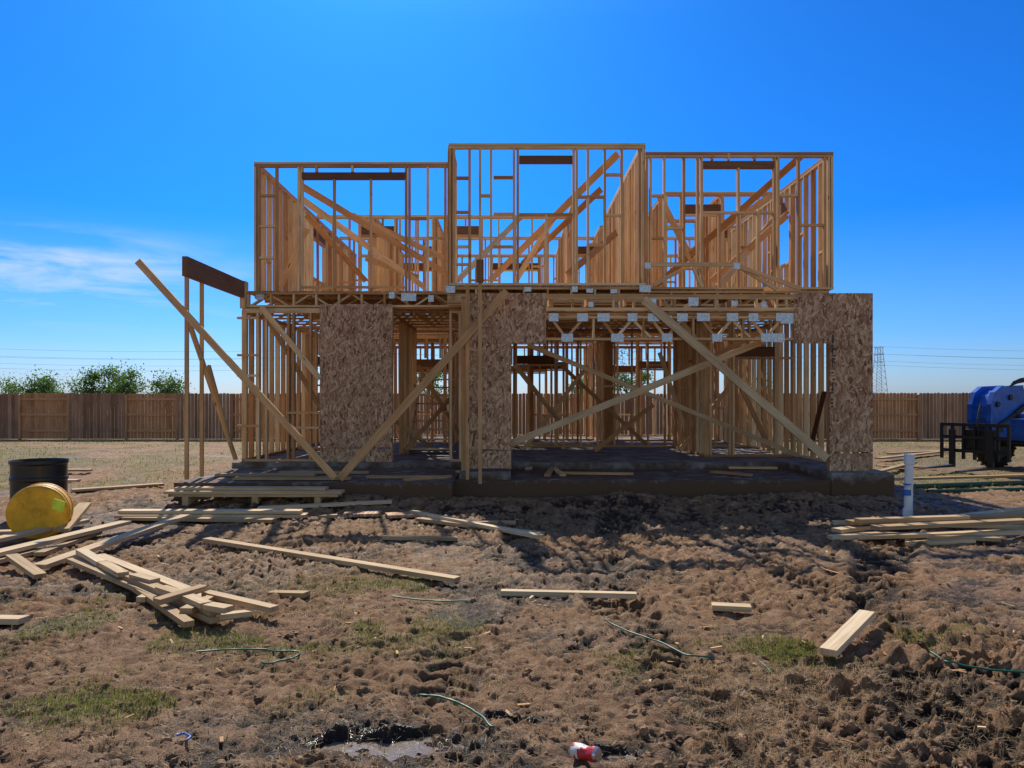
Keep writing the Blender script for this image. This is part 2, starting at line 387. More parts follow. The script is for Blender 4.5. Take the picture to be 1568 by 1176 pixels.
DL,DM,DR=14.7,13.62,14.1
def fr(d,u): return (u-784)*d/F
def front(d,ulist,uA,uB,blocks,ops):
    zt=ZT; z0=Z2
    A=fr(d,uA);B=fr(d,uB)
    f2.board((A,d,zt-.02),(B,d,zt-.02),.09,ST,Y); f2.board((A,d,zt-.07),(B,d,zt-.07),.088,ST,Y)
    f2.board((A,d,z0+.02),(B,d,z0+.02),.09,ST,Y)
    for u in ulist:
        x=fr(d,u); o=[q for q in ops if q[0]<u<q[1]]
        if o:
            q=o[0]; zs=Vz(q[3],d); zh=Vz(q[2],d)
            f2.board((x,d,z0+.04),(x,d,zs),.09,ST,Y)
            if zt-zh>.35: f2.board((x,d,zh+.02),(x,d,zt-.09),.09,ST,Y)
        else: f2.board((x,d,z0+.04),(x,d,zt-.09),.09,ST,Y)
    for u0,u1,v in blocks: f2.board((fr(d,u0)+.02,d,Vz(v,d)),(fr(d,u1)-.02,d,Vz(v,d)),.09,ST,Y)
    for u0,u1,vh,vs in ops:
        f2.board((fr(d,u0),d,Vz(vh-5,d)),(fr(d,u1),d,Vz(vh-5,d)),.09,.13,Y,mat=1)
        f2.board((fr(d,u0),d,Vz(vs,d)),(fr(d,u1),d,Vz(vs,d)),.09,ST,Y)
front(DL,[392,397,424,458,463,485,512,568,598,622,627,655,682,687],390,690,[(397,424,300),(397,424,347),(397,424,395),(627,655,335),(655,682,365)],[(463,622,275,440)])
for u in (485,540,598): f2.board((fr(DL,u),DL,Vz(264,DL)),(fr(DL,u),DL,Vz(254,DL)),.09,ST,Y)
for u in (512,568): f2.board((fr(DL,u),DL,Vz(440,DL)),(fr(DL,u),DL,Vz(275,DL)),.09,ST,Y)
front(DM,[689,695,719,735,752,787,793,836,878,883,900,926,952,979,984],687,988,[(697,719,273),(697,719,325),(697,719,378),(754,787,272),(754,787,328),(754,787,378),(735,752,300),(883,926,302),(926,952,330),(926,952,268),(900,926,375),(697,719,405)],[(795,877,250,329)])
front(DR,[990,996,1017,1047,1068,1074,1101,1130,1160,1185,1191,1222,1262,1268,1273],988,1275,[(996,1017,300),(1191,1222,300),(1222,1262,345),(1017,1047,350),(996,1017,365)],[(1075,1185,258,326)])
f2.board((fr(DR,1130),DR,Vz(326,DR)),(fr(DR,1130),DR,Vz(258,DR)),.09,ST,Y)
for u in (1090,1115,1155): f2.board((fr(DR,u),DR,Vz(246,DR)),(fr(DR,u),DR,Vz(236,DR)),.09,ST,Y)
XL2=fr(DL,392); XR2=fr(DR,1272); XM0=fr(DM,689); XM1=fr(DM,985)
wall(f2,(XL2,DL+.1),(XL2,BK),Z2,ZT,sp=.36,ops=[(4.0,5.2,4.6,5.6)],blocks=.15)
wall(f2,(XR2,DR+.1),(XR2,BK),Z2,ZT,sp=.36,ops=[(1.9,3.0,4.5,5.6)],blocks=.15)
wall(f2,(XM1,DM+.1),(XM1,19.0),Z2,ZT,sp=.30)
wall(f2,(XM0,DM+.1),(XM0,14.7),Z2,ZT,sp=.35)
wall(f2,(XL2+.1,18.9),(1.4,18.9),Z2,ZT,ops=[(1.1,1.9,3.63,5.65),(3.2,4.0,3.63,5.65)],blocks=.35)
wall(f2,(3.35,16.8),(XR2-.1,16.8),Z2,ZT,ops=[(.4,1.2,3.63,5.65)],blocks=.35)
wall(f2,(3.35,16.9),(3.35,20.5),Z2,ZT)
wall(f2,(XL2+.1,21.4),(XR2-.1,21.4),Z2,ZT,ops=[(2.4,3.2,3.63,5.65),(6.2,7.1,3.63,5.65)],blocks=.3)
wall(f2,(XL2+.1,BK),(XR2-.1,BK),Z2,ZT,ops=[(1.0,2.3,4.5,5.65),(4.2,5.6,4.5,5.65),(8,9.3,4.5,5.65)],blocks=.15)
wall(f2,(-1.9,19.0),(-1.9,BK-.1),Z2,ZT)
wall(f2,(1.4,17.0),(1.4,BK-.1),Z2,ZT,ops=[(1,1.9,3.63,5.65)])
wall(f2,(XM1,20.0),(XM1,BK),Z2,ZT)
wall(f2,(-3.4,19.0),(-3.4,BK-.1),Z2,ZT)
wall(f2,(4.6,16.9),(4.6,19.2),Z2,ZT,sp=.3); wall(f2,(3.4,19.3),(XR2-.1,19.3),Z2,ZT,ops=[(1.3,2.0,3.63,5.65)],blocks=.4)
def br(a,b,w=.13,t=.04,mat=0,mb=None,tint=None): 
    a=Vector(a);b=Vector(b); (mb or f2).board(a,b,t,w,Y,mat=mat,tint=tint)
for a,b in (((462,285,15.0),(692,424,18.6)),((462,305,15.2),(650,440,18.4)),((946,236,13.8),(752,428,16.8)),((920,290,16.0),(800,404,18.6)),((1226,240,14.4),(1002,440,17.0)),((1180,300,16.0),(1040,398,19)),((560,395,18.0),(640,425,18.6)),((470,350,16),(430,438,16)),((870,420,14.4),(975,330,18)),((1100,440,15),(1190,330,16.6)),((1205,330,15),(1090,430,16.6)),((800,330,19),(700,430,17)),((1010,300,16),(1075,430,16.4)),((540,330,17),(690,400,18.7)),((470,330,17),(560,430,18.7)),((850,330,17),(790,430,18.5))):
    br(S(*a),S(*b))
for a,b in (((990,405,13.4),(1128,405,13.4)),((1128,407,13.4),(1226,442,13.4)),((1000,436,13.5),(1058,406,13.5)),((1226,443,13.6),(1170,443,13.6)),((1062,410,13.45),(1075,440,13.45)),((1130,407,13.45),(1190,443,13.45))):
    br(S(*a),S(*b),.07)
f2.obj('upper_floor_framing',LM,house)
pp=MB()
ps=lambda a,b,w=.11,t=.04,mat=3,tint=None: br(S(*a),S(*b),w,t,mat,pp,tint)
ps((211,400,11.55),(513,732,11.55),.10,.04,0,.45)
ps((520,733,11.7),(776,446,12.2),.12,.04,0,.3)
ps((290,495,11.8),(361,703,13.9),.07)
ps((320,560,12.2),(356,690,13.6),.05)
ps((986,459,12.36),(1266,702,12.36),.13,.04,3,.7)
ps((783,679,12.6),(1172,521,12.75),.11,.04,3,.6)
ps((808,528,13.4),(1222,697,14.2),.08,.04,3,.5)
ps((1012,458,12.9),(1100,560,12.9),.09)
ps((1040,575,13.8),(1170,505,13.5),.09,.04,0)
ps((400,470,14.05),(490,580,14.05),.10,.04,0,.8); ps((403,478,14.4),(500,640,16),.09,.04,0,.6)
ps((1240,690,13.5),(1262,600,13),.07,.04,1)
ps((790,560,14),(860,650,17),.09,.04,0); ps((620,690,15),(690,610,17),.09,.04,0);ps((600,640,16),(680,700,17),.09,.04,0)
for u0,v0,u1,v1,dd in ((640,560,720,690,17.5),(800,690,900,560,17.5),(860,560,1000,690,18),(1040,690,1130,575,16.5),(1010,540,1060,690,17),(910,690,1000,620,15.5),(1120,560,1180,690,15.5)):
    ps((u0,v0,dd),(u1,v1,dd+.6),.09,.04,0)
for u,v0,v1,dd in ((286,734,424,11.7),(309,730,432,12.3),(735,741,404,11.95),(716,736,436,12.2)):
    pp.board(S(u,v0,dd),S(u,v1,dd),.055,.04,X,mat=0,tint=.35)
pp.board(S(735,432,11.9),S(735,398,11.9),.11,.1,X,mat=1)
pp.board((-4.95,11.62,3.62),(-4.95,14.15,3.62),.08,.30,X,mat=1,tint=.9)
pp.board((-4.95,14.2,3.28),(-4.95,14.2,3.78),.09,.2,X,mat=0)
pp.obj('porch_beam_and_bracing',LM,house)
sl=MB()
def block(x0,x1,y0,y1,z0,z1,mb): mb.prism([(x0,y0,z0),(x1,y0,z0),(x1,y1,z0),(x0,y1,z0)],(0,0,z1-z0))
block(XL-.12,XR+.1,14.0,24.15,-.4,Z0-.005,sl)
block(-.9,XR+.15,12.05,13.998,-.4,.33,sl)
block(5.0,XR+.18,12.02,13.995,-.4,.452,sl); block(-.84,-.02,12.2,13.99,-.39,.45,sl)
block(XL-.1,-.902,11.55,13.998,-.4,.35,sl)
so=sl.obj('concrete_slab',[M_CONC],house,bevel=.02)
# ------------------------------------------------------------------ lumber on the ground
def lumber(name,items,mats=None,par=None):
    mb=MB()
    for it in items:
        u0,v0,u1,v1=it[:4]; w=it[4] if len(it)>4 else .09; l0=it[5] if len(it)>5 else .03; l1=it[6] if len(it)>6 else l0
        mb.board(G(u0,v0,l0),G(u1,v1,l1),w,.04,None,jit=.003,tint=it[7] if len(it)>7 else None)
    return mb.obj(name,mats or [M_PALE])
lumber('lumber_pile',[(-30,853,192,800,.16,.10,.10),(-30,835,130,797,.14,.08,.10),(60,868,283,790,.14,.07,.16),(18,850,62,880,.10,.12,.05),(130,772,95,812,.14,.25,.1),(-20,862,60,840,.14,.04,.04),(150,815,60,850,.1,.04,.04),(-20,815,100,812,.14,.03,.03)])
lumber('lumber_pile',[(180,789,470,789,.2,.05),(185,784,462,783,.18,.10),(190,794,420,797,.14,.03),(395,768,600,768,.14,.04),(392,761,490,757,.12,.05),(487,778,517,770,.09,.04),(110,748,250,742,.2,.06),(60,722,140,722,.2,.05),(20,735,120,735,.15,.06)])
pal=[(113,856,335,948,.12,.05),(152,848,350,930,.10,.05),(165,872,330,938,.09,.09),(315,912,420,930,.08,.08),(240,914,312,900,.09,.14),(210,900,290,955,.07,.06)]
for u,v in ((140,852),(172,866),(222,884),(262,905),(300,917),(335,927)): pal.append((u-16,v-4,u+16,v+6,.09,.13))
pal+= [(330,944,385,938,.07,.06),(285,935,330,905,.09,.1),(215,918,240,905,.07,.06)]
lumber('broken_wood_frame',pal)
for q in ([(316,824,700,887,.10,.07,.05)],[(415,909,470,912,.09,.03)],[(768,906,975,911,.07,.03)],[(1090,928,1150,931,.10,.03)],[(1268,996,1328,940,.10,.07,.09)],[(-10,947,38,950,.10,.03)]):
    lumber('lumber_board',q)
lumber('lumber_pile',[(630,782,828,822,.09,.06),(640,793,830,818,.12,.03),(700,800,790,800,.1,.04),(585,822,700,825,.07,.02)])
lumber('lumber_pile',[(1280,812,1600,776,.14,.10),(1300,800,1610,786,.14,.16),(1270,822,1570,815,.14,.04),(1312,797,1480,790,.12,.2),(1290,816,1530,826,.14,.05),(1275,800,1600,808,.1,.08),(1340,808,1600,796,.14,.21),(1390,833,1490,828,.1,.03)])
lumber('plywood_scrap',[(527,786,584,786,.30,.03),(592,788,650,788,.28,.03)],[M_OSB])
lumber('lumber_pile',[(1345,702,1440,692,.2,.08),(1350,712,1430,715,.14,.06),(1360,694,1500,688,.14,.05),(1345,722,1400,706,.14,.1),(1360,733,1600,727,.14,.12)])
st=MB()
for i,(x0,x1,y,z,w) in enumerate(((-4.95,-2.5,11.2,.22,.28),(-5.0,-2.45,11.17,.262,.26),(-4.9,-2.7,11.25,.305,.2),(-4.3,-2.5,11.9,.38,.14),(-4.8,-3.2,12.5,.38,.2),(-3.9,-2.4,12.9,.38,.1),(-2.3,-1.2,12.2,.375,.14))):
    st.board((x0,y,z),(x1,y+random.uniform(-.05,.05),z),w,.038,Y)
for x0 in (-4.7,-3.7,-2.8): st.board((x0,11.05,.14),(x0,11.35,.14),.09,.13,X)
st.obj('plank_stack',[M_PALE])
sc=MB()
for (u0,v0,u1,v1,dd) in ((808,718,826,708,12.9),(838,728,852,708,12.7),(840,712,862,728,12.7),(852,724,970,726,12.5),(990,714,1190,717,13.2),(700,722,780,726,12.6),(1090,722,1150,728,12.6),(900,705,960,708,13.4),(620,735,690,730,12.0)):
    d0=F*(CH-.36)/(v0-HZ); d1=F*(CH-.36)/(v1-HZ)
    sc.board(Vector((U(u0,d0),d0,.36)),Vector((U(u1,d1),d1,.365)),.1,.04,None)
sc.obj('scrap_lumber',[M_LUM])
bt=MB()
for i in range(210):
    y_=3.4+10*random.random()**.9; x_=random.uniform(-.7,.7)*y_
    if 11.4<y_ and -5.2<x_<6.2: continue
    a=random.random()*math.pi; l=random.uniform(.03,.10)*(1 if random.random()<.75 or y_<6 else 2.4); z_=h1(x_,y_)+.006
    dx,dy=math.cos(a)*l/2,math.sin(a)*l/2
    bt.board((x_-dx,y_-dy,z_+random.uniform(-.01,.01)),(x_+dx,y_+dy,z_+random.uniform(-.005,.012)),random.uniform(.005,.02),random.uniform(.003,.008))
bt.obj('wood_debris',[M_LUM])
# ------------------------------------------------------------------ ground sheet
def axis(parts):
    out=[parts[0][0]]
    for a,b,s0,s1 in parts:
        x=a
        while x<b:
            t=(x-a)/(b-a); x+=s0+(s1-s0)*t; out.append(min(x,b))
    return np.array(sorted(set(np.round(out,4))))
xp=axis([(0,3.2,.012,.016),(3.2,5.5,.017,.024),(5.5,9,.026,.06),(9,20,.08,.5),(20,120,.8,8),(120,2500,20,300)])
xs=np.concatenate([-xp[::-1][:-1],xp])
ys=np.concatenate([[-600,-100,-20,-4,0,1.5,2.4],axis([(3.0,5,.009,.014),(5,12.2,.015,.045),(12.2,34,.09,.35),(34,120,.6,6),(120,3000,20,300)])])
XX,YY=np.meshgrid(xs,ys); hh,cc,core,wet,rough=H(XX,YY,True)
nx,ny=len(xs),len(ys); print('ground verts',nx*ny)
co=np.stack([XX,YY,hh],-1).reshape(-1,3)
idx=np.arange(nx*ny).reshape(ny,nx)
fc=np.stack([idx[:-1,:-1],idx[:-1,1:],idx[1:,1:],idx[1:,:-1]],-1).reshape(-1,4)
def npmesh(name,co,fc,mats,smooth=True,attrs={},vcol=None):
    me=bpy.data.meshes.new(name); k=fc.shape[1]
    me.vertices.add(len(co)); me.vertices.foreach_set('co',co.astype(np.float32).ravel())
    me.loops.add(fc.size); me.loops.foreach_set('vertex_index',fc.astype(np.int32).ravel())
    me.polygons.add(len(fc)); me.polygons.foreach_set('loop_start',np.arange(0,fc.size,k,dtype=np.int32))
    me.update(calc_edges=True)
    me.polygons.foreach_set('use_smooth',np.full(len(fc),smooth))
    for a,v in attrs.items():
        at=me.attributes.new(a,'FLOAT','POINT'); at.data.foreach_set('value',v.astype(np.float32).ravel())
    for m in mats: me.materials.append(m)
    o=bpy.data.objects.new(name,me); scene.collection.objects.link(o); return o
GP=[(620,965,1.0,.5),(860,1005,.6,.35),(1225,995,.45,.35),(130,965,1.2,.7),(600,900,.8,.4),(420,975,.8,.3),(250,930,1,.6),(1370,960,.5,.3),(60,1000,.8,.4),(300,1060,.6,.25),(1240,1000,.3,.2),(840,1020,.3,.2),(150,1080,.6,.3)]
gm=np.zeros_like(XX)
for u,v,a,b in GP:
    p=G(u,v); gm=np.maximum(gm,np.exp(-((XX-p.x)/a)**2-((YY-p.y)/b)**2))
lawn=np.maximum(ss(17,21,YY),ss(12.5,14,YY)*ss(6.2,8,np.abs(XX)))
gm=np.clip(np.maximum(.9*gm*ss(.40,.66,fbm(XX*2,YY*2,4,90)),lawn*ss(.34,.56,fbm(XX*.8,YY*.8,4,91))),0,1)
damp_shade=np.clip(.9*ss(.48,.66,fbm(XX*.75,YY*.9,4,120))+.45*np.clip(core,0,1)+.6*ss(1.2,2.2,XX)*(1-ss(4.2,5.2,YY))+.35*(1-ss(3.6,4.8,YY))+.8*np.exp(-((YY-10.7)/1.3)**2)*(np.abs(XX)<6),0,1)*(1-ss(13,16,YY)*(1-.6*ss(.5,.6,fbm(XX*.5,YY*.6,3,130))))  # damp patches and ruts; the house-wide band paints its cast shadow darker
def ground_mat():
    m,nt,b=newmat('muddy_ground'); tc=N(nt,'ShaderNodeTexCoord'); o=tc.outputs['Object']
    A=lambda n:(lambda a:(setattr(a,'attribute_name',n),a.outputs['Fac'])[1])(N(nt,'ShaderNodeAttribute'))
    n1=noise(nt,o,.9,6,.6); n2=noise(nt,o,7,6,.65); n3=noise(nt,o,60,5,.7); n4=noise(nt,o,230,3,.7)
    dry=ramp(nt,n2,[(.3,(.22,.105,.045)),(.5,(.42,.228,.108)),(.7,(.62,.39,.215))]).outputs[0]
    dark=ramp(nt,n2,[(.3,(.030,.018,.011)),(.7,(.095,.053,.029))]).outputs[0]
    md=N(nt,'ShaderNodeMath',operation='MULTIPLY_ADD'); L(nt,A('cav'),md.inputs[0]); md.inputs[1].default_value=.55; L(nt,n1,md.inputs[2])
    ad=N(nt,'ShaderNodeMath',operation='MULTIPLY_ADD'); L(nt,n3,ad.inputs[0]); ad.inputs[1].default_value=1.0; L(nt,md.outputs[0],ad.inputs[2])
    dp=N(nt,'ShaderNodeMath',operation='MULTIPLY_ADD'); L(nt,A('damp_shade'),dp.inputs[0]); dp.inputs[1].default_value=-.22; L(nt,ad.outputs[0],dp.inputs[2])
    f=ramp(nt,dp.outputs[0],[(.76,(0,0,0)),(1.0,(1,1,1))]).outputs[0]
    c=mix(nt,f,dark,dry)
    gn=noise(nt,o,40,4,.7)
    gc=ramp(nt,gn,[(.3,(.05,.06,.012)),(.5,(.18,.19,.04)),(.7,(.42,.38,.12))]).outputs[0]
    gmul=N(nt,'ShaderNodeMath',operation='MULTIPLY'); L(nt,A('grs'),gmul.inputs[0]); L(nt,ramp(nt,n3,[(.35,(.1,)*3),(.62,(.85,)*3)]).outputs[0],gmul.inputs[1])
    c=mix(nt,gmul.outputs[0],c,gc)
    wt=A('wet'); c=mix(nt,wt,c,(.06,.042,.03))
    spk=ramp(nt,n4,[(.38,(.42,.42,.42)),(.62,(1.35,1.35,1.35))]).outputs[0]; c=mix(nt,.9,c,spk,'MULTIPLY')
    L(nt,c,b.inputs['Base Color'])
    r=ramp(nt,wt,[(0,(.8,)*3),(1,(.22,)*3)]).outputs[0]; r2=mix(nt,A('damp_shade'),r,(.7,.7,.7),'MULTIPLY'); L(nt,r2,b.inputs['Roughness'])
    b.inputs['Specular IOR Level'].default_value=.3
    hm=mix(nt,.4,n3,n4); bump(nt,b,hm,1.0,.045); return m
ground=npmesh('ground',co,fc,[ground_mat()],True,{'cav':np.clip(cc/.05,-1,1)-.3*core,'grs':gm*(1-.7*np.clip(core,0,1)),'wet':wet,'damp_shade':damp_shade})
mw,nt,b=newmat('puddle_water'); b.inputs['Base Color'].default_value=(.22,.17,.13,1); b.inputs['Roughness'].default_value=.12
tcw=N(nt,'ShaderNodeTexCoord'); bump(nt,b,noise(nt,tcw.outputs['Object'],25,3),.4,.01)
for px,py,a,bb in PUD[:2]:
    k=28; pc=[(px+a*1.5*math.cos(2*math.pi*i/k),py+bb*1.5*math.sin(2*math.pi*i/k),-.060) for i in range(k)]
    me=bpy.data.meshes.new('puddle'); me.from_pydata(pc,[],[list(range(k))]); me.materials.append(mw)
    o=bpy.data.objects.new('puddle',me); scene.collection.objects.link(o)
import bmesh
bmm=bmesh.new(); bmesh.ops.create_icosphere(bmm,subdivisions=2,radius=1); bv=np.array([v.co[:] for v in bmm.verts]); bf=np.array([[v.index for v in f.verts] for f in bmm.faces]); bmm.free()
nc=4200
yy=3.2+9*rng.random(nc)**1.4; xx=(rng.random(nc)*2-1)*yy*.72
rr=.004+.018*rng.random(nc)**3.5; rr*=np.where((xx>.6)&(yy<5),1.5,1)
hz=H(xx,yy)
dis=1+.35*(rng.random((nc,len(bv)))-.5)*2
sx=rng.uniform(.7,1.4,(nc,3))*np.array([1,1,.7])
ang=rng.random(nc)*6.28
P=bv[None]*dis[...,None]*sx[:,None,:]*rr[:,None,None]
c_,s_=np.cos(ang)[:,None],np.sin(ang)[:,None]
P=np.stack([P[...,0]*c_-P[...,1]*s_,P[...,0]*s_+P[...,1]*c_,P[...,2]],-1)
P[...,0]+=xx[:,None];P[...,1]+=yy[:,None];P[...,2]+=(hz+rr*.1)[:,None]
Ff=bf[None]+(np.arange(nc)*len(bv))[:,None,None]
mcl,nt,b=newmat('dirt_clod'); tc=N(nt,'ShaderNodeTexCoord'); nn=noise(nt,tc.outputs['Object'],4,6,.7); L(nt,ramp(nt,nn,[(.35,(.07,.04,.022)),(.62,(.36,.20,.10))]).outputs[0],b.inputs['Base Color']); b.inputs['Roughness'].default_value=.9
bump(nt,b,noise(nt,tc.outputs['Object'],90,4),.6,.01)
npmesh('dirt_clods',P.reshape(-1,3),Ff.reshape(-1,3),[mcl],False)
def blades(name,x,y,hgt,flat,col,w=.004):
    n=len(x); z=H(x,y)-.004; a=rng.random(n)*6.28; ln=hgt*rng.uniform(.5,1.4,n)
    tilt=np.where(rng.random(n)<flat,rng.uniform(1.2,1.55,n),rng.uniform(.1,.8,n))
    dx=np.cos(a)*np.sin(tilt)*ln;dy=np.sin(a)*np.sin(tilt)*ln;dz=np.cos(tilt)*ln
    ww=w*rng.uniform(.6,1.3,n)*(1+.06*y)
    sxx=-np.sin(a+rng.uniform(-.5,.5,n))*ww; syy=np.cos(a)*ww
    b0=np.stack([x-sxx,y-syy,z],-1);b1=np.stack([x+sxx,y+syy,z],-1)
    m0=np.stack([x+dx*.5-sxx*.8,y+dy*.5-syy*.8,z+dz*.62],-1);m1=np.stack([x+dx*.5+sxx*.8,y+dy*.5+syy*.8,z+dz*.62],-1)
    t=np.stack([x+dx,y+dy,z+dz*.95],-1)
    V=np.stack([b0,b1,m1,m0,t,t+.0005],1).reshape(-1,3)
    k=np.arange(n)*6
    Fq=np.concatenate([np.stack([k,k+1,k+2,k+3],-1),np.stack([k+3,k+2,k+5,k+4],-1)])
    m,nt,b=newmat(name+'_mat'); tc=N(nt,'ShaderNodeTexCoord'); cl=ramp(nt,noise(nt,tc.outputs['Object'],9,5,.8),[(.3,col[0]),(.7,col[1])]).outputs[0]; L(nt,cl,b.inputs['Base Color']); b.inputs['Roughness'].default_value=.6
    tr=N(nt,'ShaderNodeBsdfTranslucent'); L(nt,cl,tr.inputs[0]); mx=N(nt,'ShaderNodeMixShader'); mx.inputs[0].default_value=.4; L(nt,b.outputs[0],mx.inputs[1]); L(nt,tr.outputs[0],mx.inputs[2]); L(nt,mx.outputs[0],nt.nodes['Material Output'].inputs[0])
    return npmesh(name,V,Fq,[m],False)
def patch(n,lst):
    x=[];y=[]
    for u,v,a,b in lst:
        p=G(u,v); x.append(p.x+rng.normal(0,a*.6,n));y.append(p.y+rng.normal(0,b*.6,n))
    x=np.concatenate(x);y=np.concatenate(y); k=(fbm(x*2,y*2,4,90)>.50)&(y>2.8); return x[k],y[k]
x,y=patch(3600,GP); blades('grass',x,y,.030,.35,((.07,.10,.012),(.36,.36,.07)),.0018)
n=42000; y=3.1+7*rng.random(n)**1.3; x=(rng.random(n)*2-1)*y*.7; k=fbm(x*1.2,y*1.2,3,33)>.45; x,y=x[k],y[k]
x2=rng.uniform(.9,2.6,18000);y2=rng.uniform(3.1,4.6,18000);k=fbm(x2*2,y2*2,3,35)>.42
x=np.concatenate([x,x2[k]]);y=np.concatenate([y,y2[k]])
blades('dry_straw',x,y,.05,.85,((.10,.055,.025),(.70,.50,.26)),.0013)
n=20000; y=rng.uniform(13.5,30,n); x=rng.uniform(-1,1,n)*y*.72; k=((x<-5.4)|(x>6.2)|(y>24.4))&(fbm(x*.8,y*.8,4,91)>.44); blades('lawn_grass',x[k],y[k],.06,.3,((.08,.13,.015),(.42,.44,.08)),.004)
# ------------------------------------------------------------------ fence
fn=MB(); YF=31.0
def panel(x0,x1,rails):
    x=x0
    hgt=1.86+random.uniform(-.02,.02)
    while x<x1-.05:
        w=.14; h=hgt+random.uniform(-.012,.012); y=YF-(0 if rails else .05)
        if rails: y=YF+.05
        b=[(x,y,.02),(x+w-.010,y,.02),(x+w-.010,y,h-.03),(x+w-.035,y,h),(x+.027,y,h),(x,y,h-.03)]
        tn=random.random(); 
        fn.prism(b,(0,.018,0),mat=1 if rails else 0,tint=tn)
        x+=.142
    if rails:
        for z in (.35,1.0,1.62): fn.board((x0,YF+.02,z),(x1,YF+.02,z),.04,.09,Y,mat=1,tint=1)
        fn.board((x0,YF,.0),(x0,YF,1.8),.09,.09,X,mat=1,tint=1); fn.board((x1,YF,.0),(x1,YF,1.8),.09,.09,X,mat=1,tint=1)
b=[-34,-31.5,-29,-26.7,-24.2,-22.0,-19.85,-17.85,-15.56,-13.5,-11.3,-9.1,-6.9,-4.7,-2.5,-.3,1.9,4.1,6.3,8.5,10.6,12.4,14.25,16.4,18.5,20.8,23,25.5,28,31,34]
for i in range(len(b)-1): panel(b[i],b[i+1],i%2==0)
fn.obj('wooden_fence',[M_FENCE,M_FENCE2])
# ------------------------------------------------------------------ trees
ml,nt,bb=newmat('foliage'); tc=N(nt,'ShaderNodeTexCoord'); cl=ramp(nt,noise(nt,tc.outputs['Object'],1.8,5,.8),[(.35,(.06,.12,.02)),(.65,(.16,.28,.05))]).outputs[0]; L(nt,cl,bb.inputs['Base Color']); bb.inputs['Roughness'].default_value=.6
tr=N(nt,'ShaderNodeBsdfTranslucent'); L(nt,cl,tr.inputs[0]); mx=N(nt,'ShaderNodeMixShader'); mx.inputs[0].default_value=.5; L(nt,bb.outputs[0],mx.inputs[1]); L(nt,tr.outputs[0],mx.inputs[2]); L(nt,mx.outputs[0],nt.nodes['Material Output'].inputs[0])
def tree(x,y,h,w,n=2600):
    e=empty('tree',(x,y,0)); mb=MB()
    mb.cyl((0,0,-.1),(.1,0,h*.35),.09,.06,8); tips=[]
    for i in range(13):
        a=random.random()*6.28; r=w*random.uniform(.2,1)*.5; z=h*random.uniform(.5,.98)
        p0=Vector((.1*random.random(),0,h*random.uniform(.2,.4))); p1=Vector((math.cos(a)*r,math.sin(a)*r,z*(1-.25*(r/(w*.5))**2)))
        mid=(p0+p1)/2+Vector((random.uniform(-.1,.1),random.uniform(-.1,.1),.1)); mb.cyl(p0,mid,.035,.022,5);mb.cyl(mid,p1,.022,.008,5); tips.append(p1)
    mb.obj('trunk',[M_BARK],e)
    T=np.array([t[:] for t in tips]); k=rng.integers(0,len(T),n); sz=rng.uniform(.15,.42,len(T))[k]
    c=T[k]+rng.normal(0,1,(n,3))*sz[:,None]*np.array([1,1,.8]); c[:,2]=np.clip(c[:,2],.5,None)
    d1=rng.normal(0,1,(n,3));d1/=np.linalg.norm(d1,axis=1)[:,None];d2=np.cross(d1,rng.normal(0,1,(n,3)));d2/=np.linalg.norm(d2,axis=1)[:,None]
    s=rng.uniform(.04,.09,n)[:,None]
    V=np.stack([c-d1*s,c-d2*s*.5,c+d1*s,c+d2*s*.5],1).reshape(-1,3); Fq=np.arange(n*4).reshape(-1,4)
    o=npmesh('crown',V,Fq,[ml],False); o.parent=e
for u,dd,h,w in ((32,42,2.9,1.9),(70,43,2.9,1.6),(132,42,3.3,1.6),(165,43,3.5,1.7),(205,42,3.1,1.7),(258,43,3.1,1.3),(655,44,3.9,2.2),(960,44,4.8,2.4),(905,46,3.4,2.2),(1170,45,2.7,2)):
    tree((u-784)*dd/F,dd,h,w)
# ------------------------------------------------------------------ transmission tower and wires
tw=MB(); D=420; xc=(1346-784)*D/F; Ht=(HZ-532)*D/F+CH
def hw(z): return 3.0*(1-z/Ht)*.75+1.3
zl=[Ht*i/9 for i in range(10)]
for i in range(9):
    a,c=hw(zl[i]),hw(zl[i+1])
    for sx_ in (-1,1):
        for sy in (-1,1): tw.board((xc+sx_*a,D+sy*a,zl[i]),(xc+sx_*c,D+sy*c,zl[i+1]),.22,.22)
        tw.board((xc+sx_*a,D-a,zl[i]),(xc-sx_*c,D-c,zl[i+1]),.15,.15); tw.board((xc+sx_*a,D+a,zl[i]),(xc-sx_*c,D+c,zl[i+1]),.15,.15)
    tw.board((xc-c,D-c,zl[i+1]),(xc+c,D-c,zl[i+1]),.14,.14)
for z,l in ((Ht,5.5),(Ht-4,6.2),(Ht-8,5.5)): tw.board((xc-1,D-l,z),(xc,D+l,z),.3,.3); tw.board((xc-2.6,D,z),(xc+2.6,D,z),.3,.3)
tw.obj('transmission_tower',[M_STEEL])
wr=MB()
for z,yy_ in ((Ht,5.5),(Ht-4,6.2),(Ht-8,5.5),(Ht-11,-5),(Ht-5,-6)):
    pts=[]
    for k in range(-26,24):
        x=xc+k*20; t=((x-xc)/260)%1.0; sag=-5*(1-(2*t-1)**2)*.6
        pts.append(Vector((x,D+yy_,z+sag+1)))
    for a,c in zip(pts,pts[1:]): wr.cyl(a,c,.065,n=4,cap=False)
wr.obj('power_lines',[M_WIRE])
